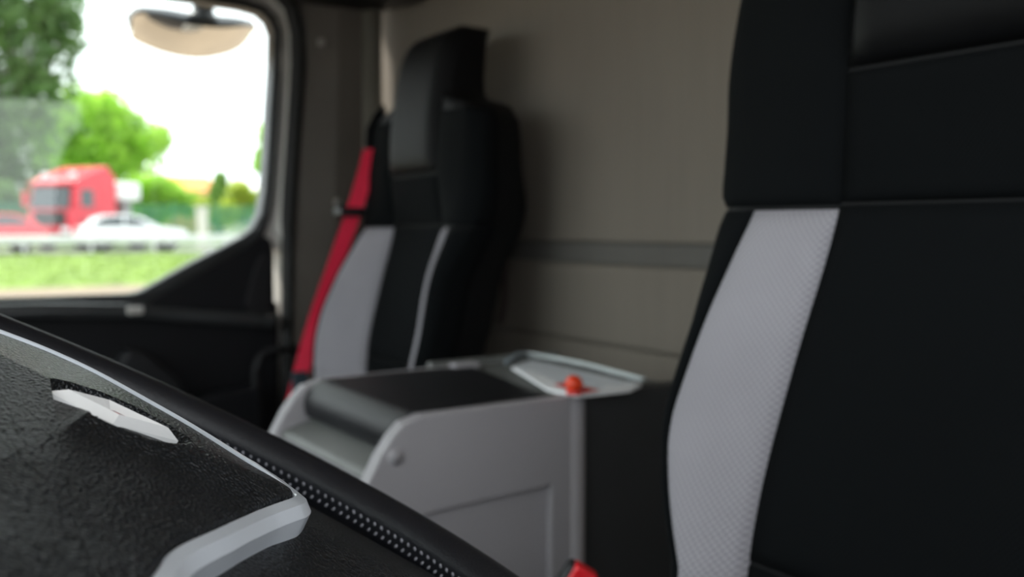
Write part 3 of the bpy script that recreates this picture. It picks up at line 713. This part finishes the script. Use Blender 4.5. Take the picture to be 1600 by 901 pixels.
# guard rail
galv = mat('weathered galvanised steel', (.62, .63, .62), .5, metal=.2, noise_scale=4, var=.12)
YR = 42.9
rl = empty('guard_rail', 'grey steel guard rail along the road', 'guard rail', (6, YR, RD))
pr = [(-.0, .34), (-.05, .39), (-.05, .47), (0, .53), (-.05, .59), (-.05, .67), (0, .72)]
for k in range(4):
    x0, x1 = -10+k*9, -10+k*9+9.05
    V = []; Fc = []
    for x in (x0, x1):
        for (yy, zz) in pr: V.append((x, YR+yy-.01*(k % 2), RD+zz+.02))
        for (yy, zz) in pr[::-1]: V.append((x, YR+yy+.012-.01*(k % 2), RD+zz+.02))
    n = len(pr)*2
    for i in range(n): Fc.append((i, (i+1) % n, n+(i+1) % n, n+i))
    Fc += [tuple(range(n)), tuple(range(n, 2*n))]
    keep(fixn(mesh('rail_beam', V, Fc, galv, None, False)), rl)
p0 = None
for k in range(13):
    x = -8.0+k*2.55
    if p0 is None:
        p0 = box('rail_post', -.06, .06, -.05, .05, 0, .74, galv, None, .01); p0.location = (x, YR+.07, RD-.02); o = p0
    else: o = p0.copy(); COL.objects.link(o); o.location = (x, YR+.07, RD-.02)
    keep(o, rl)
# vehicles
carglass = mat('dark car glass', (.03, .045, .05), .08, noise_scale=3, coat=.5)
tyre = mat('tyre', (.02, .02, .02), .8, noise_scale=30); hub = mat('wheel rim', (.45, .45, .47), .35, metal=.8, noise_scale=20)
lampr = mat('red tail lamp', (.75, .02, .03), .25, noise_scale=20); lampw = mat('clear lamp', (.75, .77, .78), .15, noise_scale=20)
def wheel(root, x, y, z, r, wd_):
    o = tube('wheel', [Vector((x, y-wd_/2, z)), Vector((x, y+wd_/2, z))], r, tyre, root, 24)
    h = tube('hub_cap', [Vector((x, y-wd_/2-.02, z)), Vector((x, y+wd_/2+.02, z))], r*.6, hub, None, 18); h.parent = o
def car(name, label, loc, rz, body, roof=None):
    r = empty(name, label, 'car', loc, 'cars on the road behind the guard rail')
    L2 = [(-2.05, .30), (-2.10, .55), (-2.02, .78), (-1.85, .90), (-.95, .99), (-.25, 1.38), (.35, 1.48), (1.1, 1.45), (1.65, 1.25), (1.95, .98), (2.08, .92), (2.12, .6), (2.05, .30)]
    bm = bmesh.new(); rings = []
    for yy, ins in ((-.86, .05), (-.80, 0), (.80, 0), (.86, .05)):
        rings.append([bm.verts.new((x*(1-ins*.3), yy*(1-.18*max(0, (z-.95)/.55)), z-ins*.3 if z > .9 else z)) for x, z in L2])
    n = len(L2)
    for a, b in zip(rings, rings[1:]):
        for i in range(n): bm.faces.new((a[i], a[(i+1) % n], b[(i+1) % n], b[i]))
    bm.faces.new(rings[0]); bm.faces.new(rings[-1])
    bmo('body', bm, body, r, False)
    for sd in (-1, 1):
        for nm, pl in (('side_window', [(-.62, 1.02), (-.12, 1.32), (.36, 1.40), (.36, 1.02)]), ('side_window', [(.44, 1.02), (.44, 1.40), (1.05, 1.37), (1.45, 1.20), (1.5, 1.04)])):
            prism(nm, [(x, sd*.872*(1-.18*max(0, (z-.95)/.55))-sd*.012, z) for x, z in pl], (0, sd*.02, 0), carglass, r)
    prism('windscreen', [(-.90, -.66, 1.035), (-.90, .66, 1.035), (-.30, .58, 1.385), (-.30, -.58, 1.385)], (-.012, 0, .02), carglass, r)
    prism('rear_window', [(1.68, -.60, 1.26), (1.68, .60, 1.26), (1.95, .66, 1.01), (1.95, -.66, 1.01)], (.015, 0, .012), carglass, r)
    for sd in (-1, 1):
        box('tail_lamp', 2.02, 2.14, sd*.55-.17, sd*.55+.17, .78, .96, lampr, r, .02); box('head_lamp', -2.08, -1.92, sd*.58-.18, sd*.58+.18, .66, .82, lampw, r, .02)
        for xx in (-1.32, 1.30): wheel(r, xx, sd*.76, .31, .31, .2)
    box('bumper', -2.14, -1.98, -.78, .78, .30, .52, body, r, .04)
    r.rotation_euler = (0, 0, rz); r.scale = (1.12,)*3
    return r
white = mat('white car paint', (.80, .81, .82), .3, noise_scale=2, var=.03, coat=.4)
redp = mat('red car paint', (.62, .02, .035), .3, noise_scale=2, var=.06, coat=.4)
pc = aty(205, 380, 46.0); car('hatchback_car', 'white hatchback car behind the guard rail', (pc.x, 46.0, RD), math.pi+.0, white)
pc = aty(-12, 392, 45.0); car('hatchback_car', 'red car at the left window edge behind the guard rail', (pc.x-.4, 45.0, RD), 0, redp)
# red lorry
def lorry(loc, rz):
    r = empty('red_lorry', 'red lorry with tall cab parked across the road', 'lorry', loc)
    rp = mat('red lorry paint', (.60, .025, .045), .35, noise_scale=1.5, var=.08, coat=.3)
    pf = [(-1.15, .45), (-1.18, 1.30), (-1.12, 1.75), (-.92, 2.85), (-.80, 3.05), (.95, 3.70), (1.10, 3.66), (1.12, .9), (.6, .9), (.55, .45)]
    prism('cab_body', [(x, -1.22, z) for x, z in pf], (0, 2.44, 0), rp, r, .06, 3)
    prism('windscreen', [(-1.17, -1.05, 1.80), (-1.17, 1.05, 1.80), (-1.00, 1.0, 2.72), (-1.00, -1.0, 2.72)], (-.03, 0, 0), carglass, r)
    prism('sun_visor', [(-1.22, -1.1, 2.78), (-.95, -1.1, 2.86), (-.95, -1.1, 2.95), (-1.25, -1.1, 2.90)], (0, 2.2, 0), rp, r, .01)
    for sd in (-1, 1):
        prism('side_window', [(-.80, sd*1.215, 1.85), (-.66, sd*1.215, 2.62), (.05, sd*1.215, 2.62), (.05, sd*1.215, 1.85)], (0, sd*.02, 0), carglass, r)
        box('roof_lamp', -.72, -.50, sd*.75-.14, sd*.75+.14, 3.16, 3.36, lampw, r, .04)
        box('wing_mirror', -1.16, -1.02, sd*1.42-.12, sd*1.42+.12, 1.85, 2.55, rp, r, .03)
        box('head_lamp', -1.25, -1.1, sd*.85-.22, sd*.85+.22, .75, .98, lampw, r, .03)
        prism('side_deflector', [(1.05, sd*1.20, 1.1), (1.05, sd*1.20, 3.5), (1.45, sd*1.20, 3.3), (1.45, sd*1.20, 1.1)], (0, -sd*.05, 0), rp, r)
        wheel(r, -.35, sd*1.02, .5, .5, .34); wheel(r, 3.1, sd*.95, .5, .5, .5)
    box('grille', -1.22, -1.14, -.85, .85, 1.05, 1.65, mat('dark grille', (.03, .03, .03), .5), r, .02)
    box('bumper', -1.30, -1.05, -1.22, 1.22, .32, .72, mat('grey bumper', (.12, .05, .05), .5), r, .05)
    box('chassis', .4, 4.6, -.42, .42, .62, .95, mat('lorry chassis', (.05, .05, .05), .6), r, .02)
    box('white_tank', 1.7, 3.2, -1.15, -.5, 2.2, 3.05, mat('white fairing', (.75, .75, .74), .4), r, .12, 4)
    box('tank_bracket', 2.2, 2.7, -1.0, .3, .9, 2.25, mat('tank bracket', (.25, .25, .25), .5), r, .02)
    r.rotation_euler = (0, 0, rz); r.scale = (1.1,)*3; return r
pc = aty(112, 390, 50); lorry((pc.x, 50, RD), math.radians(38))
# green mesh fence with posts beyond the road
fg = mat('green fence wire', (.05, .22, .13), .6, noise_scale=10)
YF = 56
fz = RD+.12
fn = empty('mesh_fence', 'tall green wire mesh fence beyond the road', 'fence', (8, YF, RD))
pan0 = None
for k in range(14):
    if pan0 is None:
        V = []; Fc = []
        def bar(x0, x1, z0, z1):
            q = len(V); V.extend([(x0, -.01, z0), (x1, -.01, z0), (x1, -.01, z1), (x0, -.01, z1), (x0, .01, z0), (x1, .01, z0), (x1, .01, z1), (x0, .01, z1)])
            Fc.extend([(q, q+1, q+2, q+3), (q+7, q+6, q+5, q+4), (q, q+4, q+5, q+1), (q+1, q+5, q+6, q+2), (q+2, q+6, q+7, q+3), (q+3, q+7, q+4, q)])
        for i in range(26): bar(i*.096, i*.096+.035, 0, 2.25)
        for j in range(8): bar(0, 2.44, j*.31, j*.31+.05)
        pan0 = mesh('mesh_panel', V, Fc, fg, None, False); pan0['kind'] = 'stuff'; o = pan0
        post0 = box('fence_post', -.04, .04, -.04, .04, 0, 2.5, fg, None, .01); po = post0
    else:
        o = pan0.copy(); COL.objects.link(o); po = post0.copy(); COL.objects.link(po)
    o.location = (1.5+k*2.5, YF, fz); po.location = (1.5+k*2.5-.03, YF, fz-.1)
    keep(o, fn); keep(po, fn)
# pale post
pz_ = aty(316, 365, 53); ps = empty('concrete_post', 'pale square post standing before the green fence', 'post', (pz_.x, 53, RD))
pm = mat('pale post concrete', (.62, .60, .52), .8, noise_scale=6, bump=.2, bscale=40)
keep(box('post_shaft', pz_.x-.26, pz_.x+.26, 52.8, 53.2, RD, RD+2.05, pm, None, .03), ps); keep(box('post_cap', pz_.x-.31, pz_.x+.31, 52.75, 53.25, RD+2.05, RD+2.2, pm, None, .03), ps)
# houses
def house(label, px, y, wdt, hgt, roofh, wallc, roofc, dep=7):
    c = aty(px, 355, y); z0 = RD+.1+(y-52)/148
    r = empty('house', label, 'house', (c.x, y, z0))
    wm = mk(wallc, rough=.85, noise_scale=.8, bump=.1); rm = mk(roofc, rough=.8, noise_scale=3, bump=.3, bscale=30)
    box('walls', -wdt/2, wdt/2, 0, dep, 0, hgt, wm, r, .03)
    prism('roof', [(-wdt/2-.4, -.5, hgt), (-wdt/2-.4, dep/2, hgt+roofh), (-wdt/2-.4, dep+.5, hgt)], (wdt+.8, 0, 0), rm, r)
    for k in range(3):
        x = -wdt/2+wdt*(k+.5)/3; f = box('window', x-.6, x+.6, -.04, .06, hgt-2.2, hgt-.7, mk((.7, .7, .68)), r, .02); box('pane', x-.5, x+.5, -.06, -.03, hgt-2.1, hgt-.8, carglass, f)
house('ochre house with orange roof behind the bright hedge', 292, 84, 5, 3.9, 1.5, (.62, .45, .22), (.62, .26, .08))
house('white roofed house at the window edge beside the small tree', 400, 76, 3.4, 3.2, 1.4, (.65, .62, .55), (.78, .76, .72))
# trees: crowns of leaf blades on branching trunks
bark = mat('grey brown bark', (.10, .085, .06), .9, noise_scale=6, bump=.5, bscale=30)
LM = [leafmat('dark leaves', (.13, .24, .08), .45), leafmat('mid leaves', (.24, .42, .10), .5), leafmat('bright leaves', (.42, .68, .12), .6), leafmat('yellow leaves', (.50, .60, .10), .55)]
def tree(name, label, px, y, blobs, lm, nleaf, size, cat='tree', group='trees across the road'):
    c = aty(px, 355, y); z0 = RD+(y-52)/148 if y > 52 else RD
    r = empty(name, label, cat, (c.x, y, z0), group)
    V = []; Fc = []; tot = sum(b[3]**2 for b in blobs)
    sc = y/F/1.04
    cs_ = []
    for (bx, by, dy, br_) in blobs:
        cc = aty(bx, by, y+dy); rr = br_*sc; cs_.append((cc, rr))
        n = int(nleaf*br_**2/tot)
        for i in range(n):
            d = Vector((random.gauss(0, 1), random.gauss(0, 1), random.gauss(0, 1))).normalized()*rr*(random.random()**.45)
            d *= 1+.35*noise.noise((cc+d)*.9)
            p = cc+d
            if p.z < z0+.05: p.z = z0+.05+random.random()*.2
            e1 = Vector((random.gauss(0, 1), random.gauss(0, 1), random.gauss(0, 1))).normalized(); e2 = e1.cross(Vector((random.gauss(0, 1), random.gauss(0, 1), random.gauss(0, 1)))).normalized()
            s = size*random.uniform(.6, 1.3); k = len(V)
            V += [p-e1*s, p+e2*s*.5, p+e1*s, p-e2*s*.5]; Fc.append((k, k+1, k+2, k+3))
    fo = keep(mesh('foliage', V, Fc, lm, None, False), r); fo['kind'] = 'stuff'
    top = max(cs_, key=lambda t: t[0].z)[0]
    if cat == 'tree':
        keep(tube('trunk', smooth_path([Vector((c.x, y, z0-.1)), Vector((c.x*.7+top.x*.3, y, z0*.6+top.z*.4)), top], 6), lambda t: .32*(1-.75*t), bark, None, 10), r)
        for cc, rr in cs_[:5]:
            keep(tube('branch', smooth_path([Vector((c.x*.8+top.x*.2, y, z0+(cc.z-z0)*.5)), (cc+Vector((c.x, y, cc.z)))/2-Vector((0, 0, .4)), cc], 5), lambda t: .13*(1-.7*t), bark, None, 7), r)
    return r
tree('broad_tree', 'tall dark tree filling the upper left of the side window', 20, 69, [(-60, -60, 0, 110), (40, 20, 1, 75), (95, 60, 0, 38), (-40, 110, 1, 110), (60, 130, 2, 60), (10, 215, 0, 75), (-80, 260, 0, 90), (95, 10, 0, 40), (40, 290, 2, 45)], LM[0], 11000, .34)
tree('broad_tree', 'bright green tree right of the tall dark tree', 165, 82, [(120, 180, 0, 45), (165, 175, 1, 38), (200, 205, 0, 38), (150, 230, -1, 45), (225, 235, 0, 34), (250, 215, 1, 22), (100, 250, 0, 45), (190, 262, 0, 34), (75, 200, 0, 40)], LM[2], 8500, .30)
tree('slim_tree', 'slim green tree cut off by the right window edge', 425, 60, [(425, 215, 0, 26), (420, 250, 0, 28), (432, 285, 0, 26), (440, 190, 0, 20)], LM[2], 2600, .26)
tree('conifer_tree', 'pointed green tree before the ochre house', 343, 66, [(344, 280, 0, 12), (343, 295, 0, 17), (342, 312, 0, 22), (343, 330, 0, 24)], LM[1], 2600, .22)
tree('hedge', 'bright green bushy hedge behind the fence left of the ochre house', 250, 64, [(215, 300, 0, 26), (245, 288, 0, 20), (262, 310, 0, 28), (290, 318, 0, 22), (235, 330, 0, 28), (200, 330, 0, 26)], LM[2], 5200, .22, 'hedge', 'hedges beyond the fence')
tree('hedge', 'yellow green hedge behind the fence right of the ochre house', 385, 62, [(375, 300, 0, 22), (395, 318, 0, 24), (360, 330, 0, 22), (415, 310, 0, 22), (320, 325, 0, 18)], LM[3], 3400, .2, 'hedge', 'hedges beyond the fence')
tree('hedge', 'dark hedge behind the lorry at the left window edge', 20, 58.5, [(-60, 330, 0, 40), (0, 325, 0, 36), (40, 340, 0, 30), (90, 330, 0, 30)], LM[0], 4200, .24, 'hedge', 'hedges beyond the fence')
# ---------------------------------------------------------------- kerb mirror hung outside the door
km = empty('kerb_mirror', 'dark kerb mirror with wide curved glass hanging outside the side window', 'mirror', (.5, 2.62, H+.45))
YM = 2.62
up_l = [(203, 30), (206, 16), (216, 10), (260, 13), (300, 20), (340, 24), (378, 28), (396, 36), (401, 43)]
lo_l = [(203, 50), (206, 60), (222, 70), (260, 84), (300, 91), (335, 89), (370, 78), (390, 60), (401, 45)]
mid = [(206, 24), (215, 23), (226, 21), (260, 30), (290, 38), (330, 43), (360, 43), (385, 41), (400, 43)]
tops = smooth_path([aty(x, y, YM+.03) for x, y in up_l], 4)
mids = smooth_path([aty(x, y, YM-.045) for x, y in mid], 4)
lows = smooth_path([aty(x, y, YM+.055) for x, y in lo_l], 4)
n = len(tops); NV = 8
V = []; Fc = []
for a, b in zip(mids, lows):
    for k in range(NV+1):
        t = k/NV; p = a.lerp(b, t); p += Vector((0, -.55, -.8)).normalized()*.006*math.sin(math.pi*t); V.append(p)
for i in range(n-1):
    for k in range(NV): q_ = i*(NV+1)+k; Fc.append((q_, q_+1, q_+NV+2, q_+NV+1))
mg = mesh('mirror_glass', V, Fc, M['mirror']); keep(mg, km)
V = []; Fc = []
for a, b, c in zip(tops, mids, lows):
    bk_ = (a+c)/2+Vector((0, .05, .035)); V += [a, b+Vector((0, -.001, .002)), b.lerp(c, .5)+Vector((0, .012, .014)), c+Vector((0, .006, .004)), bk_]
for i in range(n-1):
    for k in range(5): Fc.append((i*5+k, i*5+(k+1) % 5, i*5+5+(k+1) % 5, i*5+5+k))
Fc += [tuple(range(5)), tuple(range((n-1)*5, n*5))]
keep(fixn(mesh('mirror_housing', V, Fc, M['mirror_case'])), km)
arm = smooth_path([aty(316, 34, YM-.01), aty(318, 10, YM-.02), aty(318, -20, YM-.04), aty(318, -60, YM-.10), aty(318, -90, DY+.05)], 5)
keep(tube('mirror_arm', arm, .028, M['mirror_case'], None, 14), km)
p = aty(316, 30, YM-.02); bm = bmesh.new(); bmesh.ops.create_uvsphere(bm, u_segments=18, v_segments=10, radius=.04, matrix=Matrix.Translation(p) @ Matrix.Diagonal((1.1, .8, .6, 1)))
keep(bmo('arm_joint', bm, M['mirror_case'], None, True), km)
# outer skin above the passenger door that carries the mirror arm
sk = mat('cab paint', (.55, .55, .55), .35, noise_scale=3, var=.03)
z_ = aty(318, -60, DY+.07).z
struct(box('trim_2', -.6, WX+.06, DY+.05, DY+.09, z_-.02, TOP+.05, sk, None, .01), 'painted cab skin above the passenger door', 'trim')
